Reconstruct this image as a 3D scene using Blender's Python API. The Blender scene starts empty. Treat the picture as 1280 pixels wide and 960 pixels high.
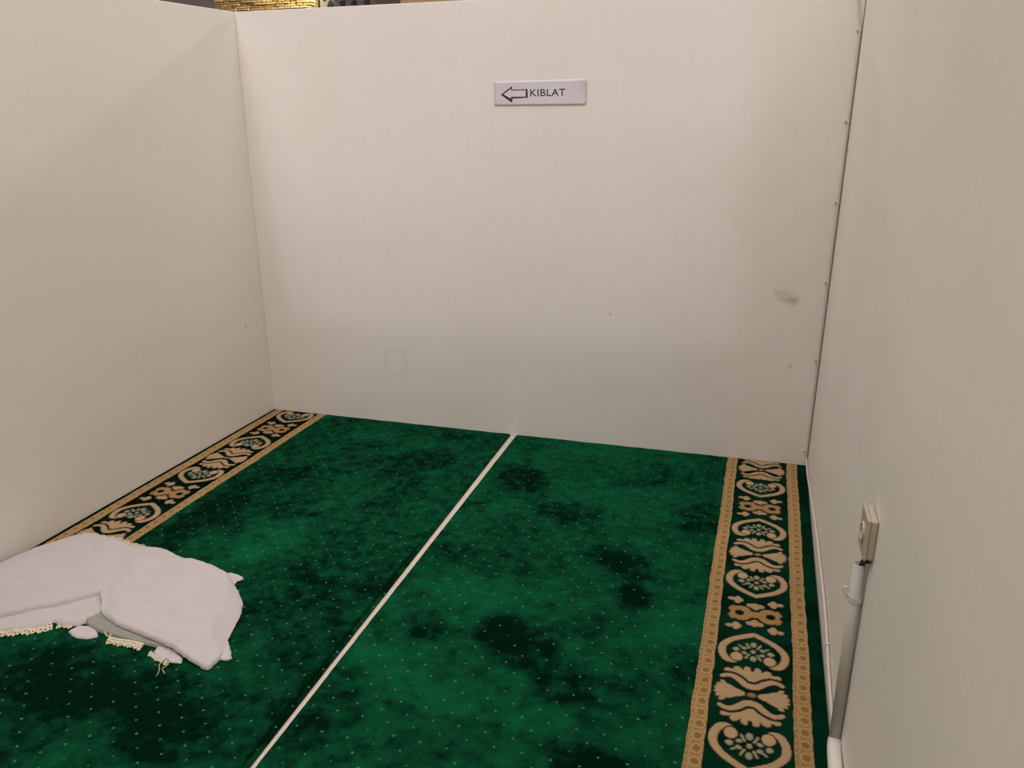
import bpy, bmesh, math, random
import numpy as np
from mathutils import Vector, Matrix, noise
from mathutils.geometry import delaunay_2d_cdt

random.seed(7)
rng = np.random.default_rng(7)
SC = bpy.context.scene
COL = SC.collection

# ------------------------------------------------------------------ camera
F, PITCH, YAW, ROLL = 997.996, 0.308972, 0.292412, -0.003631
CAM = Vector((2.124814, -3.115108, 1.268531))
cp, sp, cy, sy = math.cos(PITCH), math.sin(PITCH), math.cos(YAW), math.sin(YAW)
fwd = Vector((-sy * cp, cy * cp, -sp)); rt = Vector((cy, sy, 0)); up = rt.cross(fwd)
r2 = math.cos(ROLL) * rt + math.sin(ROLL) * up
u2 = -math.sin(ROLL) * rt + math.cos(ROLL) * up
cd = bpy.data.cameras.new('camera'); cam = bpy.data.objects.new('camera', cd); COL.objects.link(cam)
cd.sensor_width = 36; cd.lens = F / 1280 * 36; cd.clip_start = 0.02
M = Matrix((r2, u2, -fwd)).transposed().to_4x4(); M.translation = CAM
cam.matrix_world = M
SC.camera = cam

# ------------------------------------------------------------------ world, lights, exposure
SC.view_settings.view_transform = 'Standard'; SC.view_settings.look = 'None'
SC.view_settings.exposure = -0.05; SC.view_settings.gamma = 1.0; SC.view_settings.use_curve_mapping = False
w = bpy.data.worlds.new('hall_ambience'); SC.world = w; w.use_nodes = True
w.node_tree.nodes['Background'].inputs[0].default_value = (1.0, 0.94, 0.87, 1)
w.node_tree.nodes['Background'].inputs[1].default_value = 0.34


def area(name, loc, target, size, power, color, sy_=None):
    l = bpy.data.lights.new(name, 'AREA'); l.size = size; l.energy = power; l.color = color
    if sy_: l.shape = 'RECTANGLE'; l.size_y = sy_
    o = bpy.data.objects.new(name, l); COL.objects.link(o); o.location = loc
    o.rotation_euler = (Vector(target) - Vector(loc)).to_track_quat('-Z', 'Y').to_euler()
    return o


# hall ceiling light field (broad, soft), one warm lamp beyond the back partition,
# one cooler lamp far behind the camera, and an added fill
area('hall_ceiling_light', (1.5, -1.6, 4.3), (1.5, -1.6, 0), 5.0, 190, (1.0, 0.95, 0.90), 5.0)
area('lamp_beyond_back_wall', (1.6, 4.6, 4.1), (1.2, -1.2, 0.8), 0.26, 62, (1.0, 0.93, 0.80))
area('lamp_behind_camera', (-0.20, -7.5, 3.2), (1.2, 0.0, 1.2), 0.14, 33, (1.0, 0.84, 0.92))
area('broad_fill_behind_camera', (0.4, -6.3, 3.5), (1.2, 0.0, 0.9), 2.6, 80, (1.0, 0.92, 0.91))  # unseen broad fill, added to brighten the back wall

# ------------------------------------------------------------------ dimensions
W = 2.4014; H = 1.732; A = 0.01463; LEAN = 0.0085
FZ = -0.008                                    # tiled floor under the carpets
FRONT = -3.50


def wx(y, z=0.0):                              # plane of the right wall
    return W + A * y + LEAN * z


# ------------------------------------------------------------------ materials
def mat(name, base=(0.5, 0.5, 0.5), rough=0.6, sheen=0, metallic=0, spec=0.5):
    m = bpy.data.materials.new(name); m.use_nodes = True
    b = m.node_tree.nodes['Principled BSDF']
    b.inputs['Base Color'].default_value = (*base, 1); b.inputs['Roughness'].default_value = rough
    b.inputs['Metallic'].default_value = metallic
    b.inputs['Specular IOR Level'].default_value = spec
    b.inputs['Sheen Weight'].default_value = sheen
    return m, m.node_tree, b


def N(nt, typ, **kw):
    n = nt.nodes.new(typ)
    for k, v in kw.items():
        if k in ('operation', 'blend_type', 'data_type', 'attribute_name', 'wave_type', 'feature', 'bands_direction'):
            setattr(n, k, v)
        else:
            n.inputs[k].default_value = v
    return n


def math_(nt, op, a, b=None, clamp=False):
    n = nt.nodes.new('ShaderNodeMath'); n.operation = op; n.use_clamp = clamp
    for i, v in enumerate((a, b)):
        if v is None: continue
        if isinstance(v, (int, float)): n.inputs[i].default_value = v
        else: nt.links.new(v, n.inputs[i])
    return n.outputs[0]


def mixc(nt, fac, a, b, mode='MIX'):
    n = nt.nodes.new('ShaderNodeMix'); n.data_type = 'RGBA'; n.blend_type = mode
    for i, v in ((0, fac), (6, a), (7, b)):
        if isinstance(v, (int, float)): n.inputs[i].default_value = v
        elif isinstance(v, tuple): n.inputs[i].default_value = (*v, 1)
        else: nt.links.new(v, n.inputs[i])
    return n.outputs[2]


def noise_(nt, vec, scale, detail=3, rough=0.55, dist=0.0):
    n = nt.nodes.new('ShaderNodeTexNoise'); n.inputs['Scale'].default_value = scale
    n.inputs['Detail'].default_value = detail; n.inputs['Roughness'].default_value = rough
    n.inputs['Distortion'].default_value = dist
    if vec is not None: nt.links.new(vec, n.inputs['Vector'])
    return n.outputs['Fac']


def ramp(nt, fac, lo, hi):
    n = nt.nodes.new('ShaderNodeMapRange'); n.interpolation_type = 'SMOOTHSTEP'
    n.inputs['From Min'].default_value = lo; n.inputs['From Max'].default_value = hi
    nt.links.new(fac, n.inputs['Value']); return n.outputs['Result']


def coords(nt, scale=(1, 1, 1)):
    tc = nt.nodes.new('ShaderNodeTexCoord'); mp = nt.nodes.new('ShaderNodeMapping')
    mp.inputs['Scale'].default_value = scale
    nt.links.new(tc.outputs['Object'], mp.inputs['Vector']); return mp.outputs[0]


def blob(nt, centre, radii, lo=0.55, hi=0.1, nscale=30, amt=0.6):
    """soft stain mask with a ragged edge around a point of the wall"""
    tc = nt.nodes.new('ShaderNodeTexCoord')
    sub = nt.nodes.new('ShaderNodeVectorMath'); sub.operation = 'SUBTRACT'
    nt.links.new(tc.outputs['Object'], sub.inputs[0]); sub.inputs[1].default_value = centre
    div = nt.nodes.new('ShaderNodeVectorMath'); div.operation = 'DIVIDE'
    nt.links.new(sub.outputs[0], div.inputs[0]); div.inputs[1].default_value = radii
    ln = nt.nodes.new('ShaderNodeVectorMath'); ln.operation = 'LENGTH'
    nt.links.new(div.outputs[0], ln.inputs[0])
    nz = noise_(nt, tc.outputs['Object'], nscale, 4)
    d = math_(nt, 'ADD', ln.outputs['Value'], math_(nt, 'MULTIPLY', math_(nt, 'SUBTRACT', nz, 0.5), amt * 2))
    return ramp(nt, d, 1.0, 0.0), d


def wall_mat(name, base, grime, streak, stains=()):
    m, nt, b = mat(name, base, 0.62, spec=0.25)
    v = coords(nt); big = noise_(nt, v, 1.6, 4)
    fine = noise_(nt, coords(nt, streak), 40, 3)
    c = mixc(nt, math_(nt, 'MULTIPLY', ramp(nt, big, 0.35, 0.75), 0.45), base, grime)
    c = mixc(nt, math_(nt, 'MULTIPLY', ramp(nt, fine, 0.42, 0.75), 0.22), c, grime)
    for cen, rad, col, s, kw in stains:
        f, d = blob(nt, cen, rad, **kw)
        if kw.get('nscale') == 9:                       # ring-shaped scuff
            f = ramp(nt, math_(nt, 'ABSOLUTE', math_(nt, 'SUBTRACT', d, 0.8)), 0.22, 0.0)
        c = mixc(nt, math_(nt, 'MULTIPLY', f, s), c, col)
    nt.links.new(c, b.inputs['Base Color'])
    bp = N(nt, 'ShaderNodeBump', Strength=0.12, Distance=0.002)
    nt.links.new(noise_(nt, coords(nt, streak), 90, 2), bp.inputs['Height'])
    nt.links.new(bp.outputs[0], b.inputs['Normal'])
    return m


WALLC = (0.770, 0.732, 0.700); GRIME = (0.70, 0.650, 0.595)
BROWN = (0.36, 0.285, 0.19)
m_wall_back = wall_mat('painted_board_back', WALLC, GRIME, (1, 1, 0.25), [
    ((2.285, 0, 0.655), (0.045, 0.05, 0.028), BROWN, 0.62, dict(nscale=34, amt=0.8)),
    ((2.25, 0, 0.68), (0.06, 0.05, 0.035), BROWN, 0.28, dict(nscale=28, amt=0.9)),
    ((2.30, 0, 0.40), (0.018, 0.02, 0.02), BROWN, 0.35, dict(nscale=30, amt=0.7)),
    ((0.645, 0, 0.285), (0.060, 0.05, 0.075), (0.45, 0.38, 0.30), 0.14, dict(nscale=9, amt=0.75)),
    ((1.60, 0, 0.56), (0.012, 0.02, 0.012), BROWN, 0.4, dict(nscale=30, amt=0.7)),
])
m_wall_left = wall_mat('painted_board_left', (0.79, 0.745, 0.69), (0.73, 0.685, 0.62), (1, 1, 0.2), [
    ((0, -0.151, 0.44), (0.05, 0.014, 0.018), BROWN, 0.55, dict(nscale=30, amt=0.6)),
])
m_wall_right = wall_mat('painted_board_right', (0.80, 0.755, 0.71), (0.715, 0.675, 0.62), (1, 1.0, 0.10))


def plastic(name, c, r=0.4):
    return mat(name, c, r)[0]


m_tile, nt, b = mat('pale_floor_tile', (0.60, 0.54, 0.46), 0.35)
nt.links.new(mixc(nt, math_(nt, 'MULTIPLY', noise_(nt, coords(nt), 9, 4), 0.5), (0.62, 0.55, 0.47), (0.48, 0.42, 0.35)), b.inputs['Base Color'])
m_back, nt, b = mat('carpet_backing', (0.05, 0.035, 0.02), 0.9)

# pile of the green field: sheen, woven gold pin dots, crushed and brushed tufts with their sheen painted in
m_field, nt, b = mat('green_pile', (0.01, 0.09, 0.04), 0.85, sheen=0.03, spec=0.0)
b.inputs['Sheen Tint'].default_value = (0.1, 0.8, 0.4, 1)
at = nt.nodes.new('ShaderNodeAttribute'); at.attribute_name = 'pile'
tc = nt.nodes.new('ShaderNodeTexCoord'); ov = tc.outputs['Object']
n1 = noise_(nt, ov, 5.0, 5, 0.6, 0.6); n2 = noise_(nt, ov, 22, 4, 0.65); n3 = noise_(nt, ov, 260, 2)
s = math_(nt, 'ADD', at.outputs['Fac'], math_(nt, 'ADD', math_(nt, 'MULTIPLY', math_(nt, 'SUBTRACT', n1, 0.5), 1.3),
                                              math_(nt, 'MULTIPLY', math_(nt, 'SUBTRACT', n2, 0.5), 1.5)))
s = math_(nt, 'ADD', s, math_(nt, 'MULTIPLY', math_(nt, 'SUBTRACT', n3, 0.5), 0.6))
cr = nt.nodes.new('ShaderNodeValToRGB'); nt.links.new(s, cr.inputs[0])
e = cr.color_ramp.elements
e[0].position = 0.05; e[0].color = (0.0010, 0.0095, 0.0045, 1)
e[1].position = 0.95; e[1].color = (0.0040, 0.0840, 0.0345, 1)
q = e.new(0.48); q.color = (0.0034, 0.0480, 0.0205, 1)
sep = nt.nodes.new('ShaderNodeSeparateXYZ'); nt.links.new(ov, sep.inputs[0])


def lattice(ox, oy):
    fx = math_(nt, 'SUBTRACT', math_(nt, 'FRACT', math_(nt, 'ADD', math_(nt, 'DIVIDE', sep.outputs[0], 0.0630), ox)), 0.5)
    fy = math_(nt, 'SUBTRACT', math_(nt, 'FRACT', math_(nt, 'ADD', math_(nt, 'DIVIDE', sep.outputs[1], 0.0704), oy)), 0.5)
    ax = math_(nt, 'MULTIPLY', fx, 0.0630); ay = math_(nt, 'MULTIPLY', fy, 0.0704)
    return math_(nt, 'SQRT', math_(nt, 'ADD', math_(nt, 'MULTIPLY', ax, ax), math_(nt, 'MULTIPLY', ay, ay)))


# phase: a dot at local (-0.7894, -1.3369) of the right carpet
ox = 0.5 - ((-0.7894 / 0.0630) % 1); oy = 0.5 - ((-1.3369 / 0.0704) % 1)
dd = math_(nt, 'MINIMUM', lattice(ox, oy), lattice(ox + 0.5, oy + 0.5))
dd = math_(nt, 'ADD', dd, math_(nt, 'MULTIPLY', math_(nt, 'SUBTRACT', noise_(nt, ov, 120, 1), 0.5), 0.0022))
dot = ramp(nt, dd, 0.0040, 0.0016)
dot = math_(nt, 'MULTIPLY', dot, ramp(nt, noise_(nt, ov, 14, 1), 0.25, 0.62))
c = mixc(nt, math_(nt, 'MULTIPLY', dot, 0.85), cr.outputs[0], (0.085, 0.20, 0.105))
nt.links.new(c, b.inputs['Base Color'])
bp = N(nt, 'ShaderNodeBump', Strength=0.5, Distance=0.002)
nt.links.new(noise_(nt, ov, 300, 2), bp.inputs['Height']); nt.links.new(bp.outputs[0], b.inputs['Normal'])

m_ground, nt, b = mat('border_green_pile', (0.004, 0.045, 0.02), 0.9, sheen=0.04, spec=0.0)
b.inputs['Sheen Tint'].default_value = (0.1, 0.7, 0.4, 1)
v = coords(nt)
c = mixc(nt, ramp(nt, noise_(nt, v, 7, 4), 0.35, 0.7), (0.0010, 0.010, 0.005), (0.0018, 0.028, 0.013))
nt.links.new(c, b.inputs['Base Color'])

m_ground_shaded, nt, b = mat('shaded_border_green_pile', (0.004, 0.045, 0.02), 0.9, spec=0.0)  # left border: shading of the pile painted in as a darker green
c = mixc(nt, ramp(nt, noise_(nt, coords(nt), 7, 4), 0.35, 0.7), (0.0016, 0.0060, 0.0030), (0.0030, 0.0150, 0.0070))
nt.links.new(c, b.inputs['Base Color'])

m_woven, nt, b = mat('gold_woven_pile', (0.4, 0.25, 0.1), 0.9, sheen=0.1, spec=0.1)
at = nt.nodes.new('ShaderNodeAttribute'); at.attribute_name = 'yarn'
v = coords(nt)
c = mixc(nt, math_(nt, 'MULTIPLY', ramp(nt, noise_(nt, v, 350, 2), 0.4, 0.75), 0.35), at.outputs['Color'], (0.16, 0.09, 0.04), 'MULTIPLY')
c = mixc(nt, math_(nt, 'MULTIPLY', ramp(nt, noise_(nt, v, 350, 2), 0.45, 0.75), 0.25), at.outputs['Color'], (0.10, 0.06, 0.03))
nt.links.new(c, b.inputs['Base Color'])

m_cloth, nt, b = mat('white_cotton', (0.70, 0.66, 0.66), 0.85, sheen=0.2, spec=0.2)
v = coords(nt)
nt.links.new(mixc(nt, math_(nt, 'MULTIPLY', ramp(nt, noise_(nt, v, 12, 4), 0.4, 0.8), 0.4), (0.51, 0.465, 0.475), (0.455, 0.415, 0.42)), b.inputs['Base Color'])
bp = N(nt, 'ShaderNodeBump', Strength=0.35, Distance=0.004)
nt.links.new(noise_(nt, coords(nt, (1, 1.8, 1)), 22, 5), bp.inputs['Height']); nt.links.new(bp.outputs[0], b.inputs['Normal'])
m_lace = mat('cream_lace', (0.62, 0.53, 0.40), 0.9)[0]
m_cloth_shaded = mat('shaded_cotton', (0.27, 0.265, 0.225), 0.9)[0]  # under layer of the white robe, its shade painted in as grey
m_thread = mat('yellow_green_thread', (0.30, 0.30, 0.12), 0.9)[0]

m_cable = plastic('ivory_cable', (0.62, 0.55, 0.48))
m_clip = plastic('clip_plastic', (0.68, 0.62, 0.56))
m_nail = mat('nail_steel', (0.28, 0.25, 0.22), 0.35, metallic=0.8)[0]
m_pipe, nt, b = mat('grey_conduit_plastic', (0.50, 0.48, 0.45), 0.5)
m_white = plastic('white_pipe_plastic', (0.72, 0.69, 0.65), 0.35)
m_socket = plastic('cream_socket_plastic', (0.50, 0.425, 0.33), 0.35)
m_dark = plastic('black_rubber', (0.012, 0.011, 0.010), 0.5)
m_ink = mat('black_ink', (0.02, 0.018, 0.02), 0.8)[0]
m_paper, nt, b = mat('glossy_paper', (0.62, 0.585, 0.63), 0.3, spec=0.5)


# ------------------------------------------------------------------ object helpers
def tag(o, label=None, cat=None, group=None, kind=None):
    if label: o['label'] = label
    if cat: o['category'] = cat
    if group: o['group'] = group
    if kind: o['kind'] = kind
    return o


def link(name, me, m=None, parent=None, loc=None):
    o = bpy.data.objects.new(name, me); COL.objects.link(o)
    if m is not None and me is not None and not me.materials: me.materials.append(m)
    if parent is not None: o.parent = parent
    if loc is not None: o.location = loc
    return o


def empty(name, loc, label, cat, group=None, rz=0):
    o = bpy.data.objects.new(name, None); COL.objects.link(o); o.location = loc; o.rotation_euler.z = rz
    o.empty_display_size = 0.05
    return tag(o, label, cat, group)


def mesh(name, verts, faces, smooth=False):
    me = bpy.data.meshes.new(name); me.from_pydata([tuple(map(float, q)) for q in verts], [], faces); me.update()
    if smooth: me.shade_smooth()
    return me


def bm_mesh(name, bm, smooth=False):
    bmesh.ops.recalc_face_normals(bm, faces=bm.faces)
    me = bpy.data.meshes.new(name); bm.to_mesh(me); bm.free()
    if smooth: me.shade_smooth()
    return me


def box(bm, lo, hi, bevel=0.0, seg=2):
    lo, hi = Vector(lo), Vector(hi)
    r = bmesh.ops.create_cube(bm, size=1, matrix=Matrix.Translation((lo + hi) / 2) @ Matrix.Diagonal((*(hi - lo), 1)))
    if bevel:
        es = list({e for v in r['verts'] for e in v.link_edges})
        bmesh.ops.bevel(bm, geom=es, offset=bevel, segments=seg, profile=0.5, affect='EDGES')


def box_mesh(name, lo, hi, bevel=0.0, seg=2):
    bm = bmesh.new(); box(bm, lo, hi, bevel, seg); return bm_mesh(name, bm)


def spline(pts, per=8, closed=False):
    P = [Vector(p) for p in pts]; n = len(P); out = []
    rngk = range(n) if closed else range(n - 1)
    for k in rngk:
        g = (lambda i: P[i % n]) if closed else (lambda i: P[max(0, min(n - 1, i))])
        a, b_, c_, d = g(k - 1), g(k), g(k + 1), g(k + 2)
        for j in range(per):
            t = j / per
            out.append(0.5 * ((2 * b_) + (c_ - a) * t + (2 * a - 5 * b_ + 4 * c_ - d) * t * t + (3 * b_ - a - 3 * c_ + d) * t ** 3))
    if not closed: out.append(P[-1])
    return out


def tube(bm, pts, r, seg=10, cap=True, hollow=0.0):
    pts = [Vector(p) for p in pts]; rings = []
    t0 = (pts[1] - pts[0]).normalized(); nrm = t0.orthogonal().normalized()
    for i, p in enumerate(pts):
        t = (pts[min(i + 1, len(pts) - 1)] - pts[max(i - 1, 0)]).normalized()
        nrm = (nrm - t * nrm.dot(t)).normalized(); bi = t.cross(nrm)
        rr = r[i] if isinstance(r, (list, tuple)) else r
        rings.append([bm.verts.new(p + rr * (math.cos(a) * nrm + math.sin(a) * bi)) for a in [2 * math.pi * k / seg for k in range(seg)]])
    for a_, b_ in zip(rings, rings[1:]):
        for k in range(seg): bm.faces.new((a_[k], a_[(k + 1) % seg], b_[(k + 1) % seg], b_[k]))
    if cap:
        bm.faces.new(rings[0][::-1]); bm.faces.new(rings[-1])
    return rings


def tube_mesh(name, pts, r, seg=10, cap=True):
    bm = bmesh.new(); tube(bm, pts, r, seg, cap); return bm_mesh(name, bm, True)


# ------------------------------------------------------------------ setting
def struct(name, me, m, parent=None):
    o = link(name, me, m, parent); tag(o, kind='structure'); return o


struct('floor', box_mesh('floor', (-7, -9, FZ - 0.1), (7, 7, FZ)), m_tile)
T = 0.045                                                     # partition thickness


def slab(name, foot, z0, ztop, m):
    """vertical panel over a footprint, each corner with its own top height and lean"""
    n = len(foot); vs = [(x, y, z0) for x, y in foot] + [(x + dx, y, z) for (x, y), (dx, z) in zip(foot, ztop)]
    fs = [tuple(range(n))[::-1], tuple(range(n, 2 * n))] + [(i, (i + 1) % n, n + (i + 1) % n, n + i) for i in range(n)]
    me = mesh(name, vs, fs)
    bm = bmesh.new(); bm.from_mesh(me)
    bmesh.ops.bevel(bm, geom=list(bm.edges), offset=0.0015, segments=1, affect='EDGES')
    bmesh.ops.recalc_face_normals(bm, faces=bm.faces); bm.to_mesh(me); bm.free()
    return struct(name, me, m)


lz = LEAN * H
slab('wall_back', [(-T, 0), (W - 0.0020, 0), (W - 0.0020, T), (-T, T)], FZ, [(0, H), (lz, H), (lz, H), (0, H)], m_wall_back)
slab('wall_left', [(0, FRONT), (0, -0.0008), (-T, -0.0008), (-T, FRONT)], FZ, [(0, 1.600), (0, H), (0, H), (0, 1.600)], m_wall_left)
HR = 1.95
slab('wall_right', [(wx(FRONT), FRONT), (wx(FRONT) + T, FRONT), (wx(0.1) + T, 0.1), (wx(0.1), 0.1)], FZ,
     [(LEAN * HR, HR)] * 4, m_wall_right)
slab('wall_front', [(-T, FRONT - T), (1.02, FRONT - T), (1.02, FRONT - 0.001), (-T, FRONT - 0.001)], FZ, [(0, H)] * 4, m_wall_left)
slab('wall_front_panel', [(1.02, FRONT - T), (2.6, FRONT - T), (2.6, FRONT - 0.001), (1.02, FRONT - 0.001)], FZ, [(0, 3.0)] * 4, m_wall_left)

m_hall, nt, b = mat('hall_plaster', (0.52, 0.45, 0.46), 0.9)
m_ceil, nt, b = mat('hall_ceiling_paint', (0.55, 0.5, 0.45), 0.9)
struct('ceiling', box_mesh('ceiling', (-7, -9, 4.5), (7, 7, 4.6)), m_ceil)
struct('wall_hall_back', box_mesh('whb', (-7, 6.0, FZ), (7, 6.1, 4.5)), m_hall)
struct('wall_hall_left', box_mesh('whl', (-7.1, -9, FZ), (-7, 6, 4.5)), m_hall)

# ------------------------------------------------------------------ carpets
PILE_SHEEN = [(1.352, -0.449, 0.087, 0.025, 0.031, -0.108, -1.0), (1.703, -1.48, 0.142, -0.117, -0.02, -0.076, -1.1), (1.569, -1.387, 0.061, 0.018, 0.026, -0.081, -0.9), (1.383, -1.405, 0.054, 0.016, 0.022, -0.053, -0.8), (1.815, -0.939, 0.109, -0.025, 0.002, -0.083, -0.9), (1.875, -1.097, 0.031, 0.009, 0.018, -0.119, -0.7), (2.044, -0.586, 0.078, 0.023, 0.008, -0.115, -0.7), (1.56, -0.665, 0.127, -0.012, 0.011, -0.07, -0.5), (1.285, -1.033, 0.084, 0.061, 0.03, -0.061, -0.5), (1.893, -1.773, 0.098, 0.005, 0.003, -0.039, -1.0), (2.059, -1.398, 0.045, -0.028, -0.015, -0.064, -0.8), (0.928, -0.372, 0.108, 0.032, 0.031, -0.074, -0.6), (0.447, -0.713, 0.085, 0.188, 0.066, -0.078, -0.5), (0.651, -1.86, 0.205, 0.061, 0.087, -0.091, -0.8), (1.252, -1.771, 0.054, 0.104, 0.068, -0.06, -0.7), (0.927, -1.5, 0.084, 0.025, 0.034, -0.051, -0.4), (0.949, -1.941, 0.137, 0.04, 0.065, -0.079, -0.6), (0.394, -1.069, 0.033, 0.116, 0.062, -0.057, -0.8), (1.878, -1.118, 0.067, -0.002, 0.003, -0.06, -0.7), (1.182, -1.279, 0.06, 0.08, 0.029, -0.04, -0.5), (1.847, -0.305, 0.116, 0.034, 0.009, -0.071, -0.4), (0.744, -0.199, 0.214, 0.013, 0.035, -0.084, 0.5), (0.694, -1.098, 0.076, 0.132, 0.079, -0.089, 0.9), (1.395, -1.64, 0.093, 0.027, 0.024, -0.053, 0.5), (1.5, -1.208, 0.155, 0.045, 0.022, -0.069, 0.7), (2.019, -1.179, 0.084, 0.025, 0.01, -0.109, 0.7), (1.56, -1.66, 0.08, 0.032, 0.025, -0.05, 0.7), (1.584, -0.049, 0.262, 0.014, 0.018, -0.118, 0.6), (0.838, -0.876, 0.134, 0.039, 0.04, -0.075, 0.4), (1.798, -1.664, 0.121, 0.036, 0.012, -0.048, 0.5), (1.14, -0.655, 0.084, 0.024, 0.019, -0.049, 0.3), (1.304, -1.537, 0.079, 0.023, 0.041, -0.087, 0.4)]  # crushed-pile marks, their sheen painted as darker and lighter green


def smooth_noise(shape, cell):
    """band-limited value noise on a grid (rows, cols); cell = samples per lattice cell"""
    r, c_ = shape; gr, gc = int(r / cell) + 3, int(c_ / cell) + 3
    g = rng.random((gr, gc)) * 2 - 1
    yi = np.arange(r) / cell; xi = np.arange(c_) / cell
    y0 = yi.astype(int); x0 = xi.astype(int); fy = yi - y0; fx = xi - x0
    fy = fy * fy * (3 - 2 * fy); fx = fx * fx * (3 - 2 * fx)
    a = g[np.ix_(y0, x0)]; b_ = g[np.ix_(y0, x0 + 1)]; c2 = g[np.ix_(y0 + 1, x0)]; d = g[np.ix_(y0 + 1, x0 + 1)]
    return (a * (1 - fx) + b_ * fx) * (1 - fy)[:, None] + (c2 * (1 - fx) + d * fx) * fy[:, None]


def grid_mesh(name, X, Y, Z, keep=None, attr=None, attr_name=None):
    r, c_ = X.shape; idx = np.arange(r * c_).reshape(r, c_)
    q = np.stack([idx[:-1, :-1], idx[:-1, 1:], idx[1:, 1:], idx[1:, :-1]], -1).reshape(-1, 4)
    if keep is not None: q = q[keep.reshape(-1)]
    used, inv = np.unique(q, return_inverse=True); q = inv.reshape(-1, 4)
    co = np.stack([X, Y, Z], -1).reshape(-1, 3)[used]
    me = bpy.data.meshes.new(name); me.vertices.add(len(co)); me.vertices.foreach_set('co', co.astype(np.float32).ravel())
    me.loops.add(q.size); me.loops.foreach_set('vertex_index', q.astype(np.int32).ravel())
    me.polygons.add(len(q)); me.polygons.foreach_set('loop_start', np.arange(0, q.size, 4, dtype=np.int32))
    me.update(calc_edges=True)
    if attr is not None:
        if attr.ndim == 3:
            a = me.attributes.new(attr_name, 'FLOAT_COLOR', 'POINT')
            rgba = np.ones((len(used), 4), np.float32); rgba[:, :3] = attr.reshape(-1, 3)[used]
            a.data.foreach_set('color', rgba.ravel())
        else:
            a = me.attributes.new(attr_name, 'FLOAT', 'POINT')
            a.data.foreach_set('value', attr.reshape(-1)[used].astype(np.float32))
    me.shade_smooth()
    return me


# ---- woven motifs, drawn as distance fields in centimetres (u across the border, v along it)
def seg_d(U, V, a, b_):
    ax, ay = a; bx, by = b_; dx, dy = bx - ax, by - ay
    t = np.clip(((U - ax) * dx + (V - ay) * dy) / (dx * dx + dy * dy + 1e-9), 0, 1)
    return np.hypot(U - ax - t * dx, V - ay - t * dy)


def stroke(U, V, pts, r):
    P = [tuple(p)[:2] for p in spline([(x, y, 0) for x, y in pts], 6)]
    n = len(P) - 1; d = np.full(U.shape, 99.0)
    for i in range(n):
        rr = r if not isinstance(r, tuple) else r[0] + (r[1] - r[0]) * i / n
        d = np.minimum(d, seg_d(U, V, P[i], P[i + 1]) - rr)
    return d


def ell(U, V, c_, rx, ry, ang=0.0):
    ca, sa = math.cos(ang), math.sin(ang); x = (U - c_[0]) * ca + (V - c_[1]) * sa; y = -(U - c_[0]) * sa + (V - c_[1]) * ca
    k = np.hypot(x / rx, y / ry); return (k - 1) * min(rx, ry)


CREAM = np.array((0.365, 0.245, 0.128)); PINK = np.array((0.35, 0.22, 0.14)); TAN = np.array((0.29, 0.162, 0.058))
EDGE = np.array((0.009, 0.010, 0.004)); PALE = np.array((0.24, 0.245, 0.150)); DEEP = np.array((0.003, 0.030, 0.013))


def bud(U, V, c_, s):                       # small three-lobed flower, s = side it points to
    x, y = c_
    return np.minimum.reduce([ell(U, V, (x - 0.3 * s, y), 1.4, 1.2), ell(U, V, (x + 1.5 * s, y + 0.3), 1.0, 0.8),
                              ell(U, V, (x - 0.2 * s, y - 0.95), 0.8, 0.85), ell(U, V, (x - 0.2 * s, y + 0.95), 0.8, 0.85)])


def palmette(U, V):
    au, av = np.abs(U), np.abs(V)
    bead = ell(U, V, (0, 0), 1.05, 0.85)
    leaf = np.minimum.reduce([stroke(au, av, [(2.2, 0.1), (4.5, 0.2), (6.0, 0.3)], (0.75, 2.5)),
                              ell(au, av, (7.7, 0.7), 0.9, 0.6), ell(au, av, (7.3, 1.9), 0.9, 0.6, 0.4), ell(au, av, (6.6, 3.0), 0.9, 0.6, 0.8)])
    wave = stroke(au, av, [(0, 3.0), (1.4, 3.4), (3.0, 5.0), (4.6, 6.0), (6.0, 5.9), (6.9, 5.3)], (1.05, 0.6))
    fan = np.minimum.reduce([stroke(au, av, [(0, 6.0), (0.9, 8.6)], (1.3, 1.3)), ell(au, av, (1.2, 9.4), 0.95, 1.2),
                             stroke(au, av, [(0.8, 6.0), (2.4, 7.6), (3.5, 9.0)], (1.1, 1.0)),
                             stroke(au, av, [(1.2, 5.9), (3.4, 7.2), (5.8, 8.0)], (1.0, 0.85))])
    fan = np.maximum(fan, -(stroke(au, av, [(0, 9.4), (0, 11)], 0.45)))
    fan = np.maximum(fan, -(wave - 0.75))
    return [(fan, CREAM), (wave, CREAM), (leaf, CREAM), (bead, TAN * 0.8)], None


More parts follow.
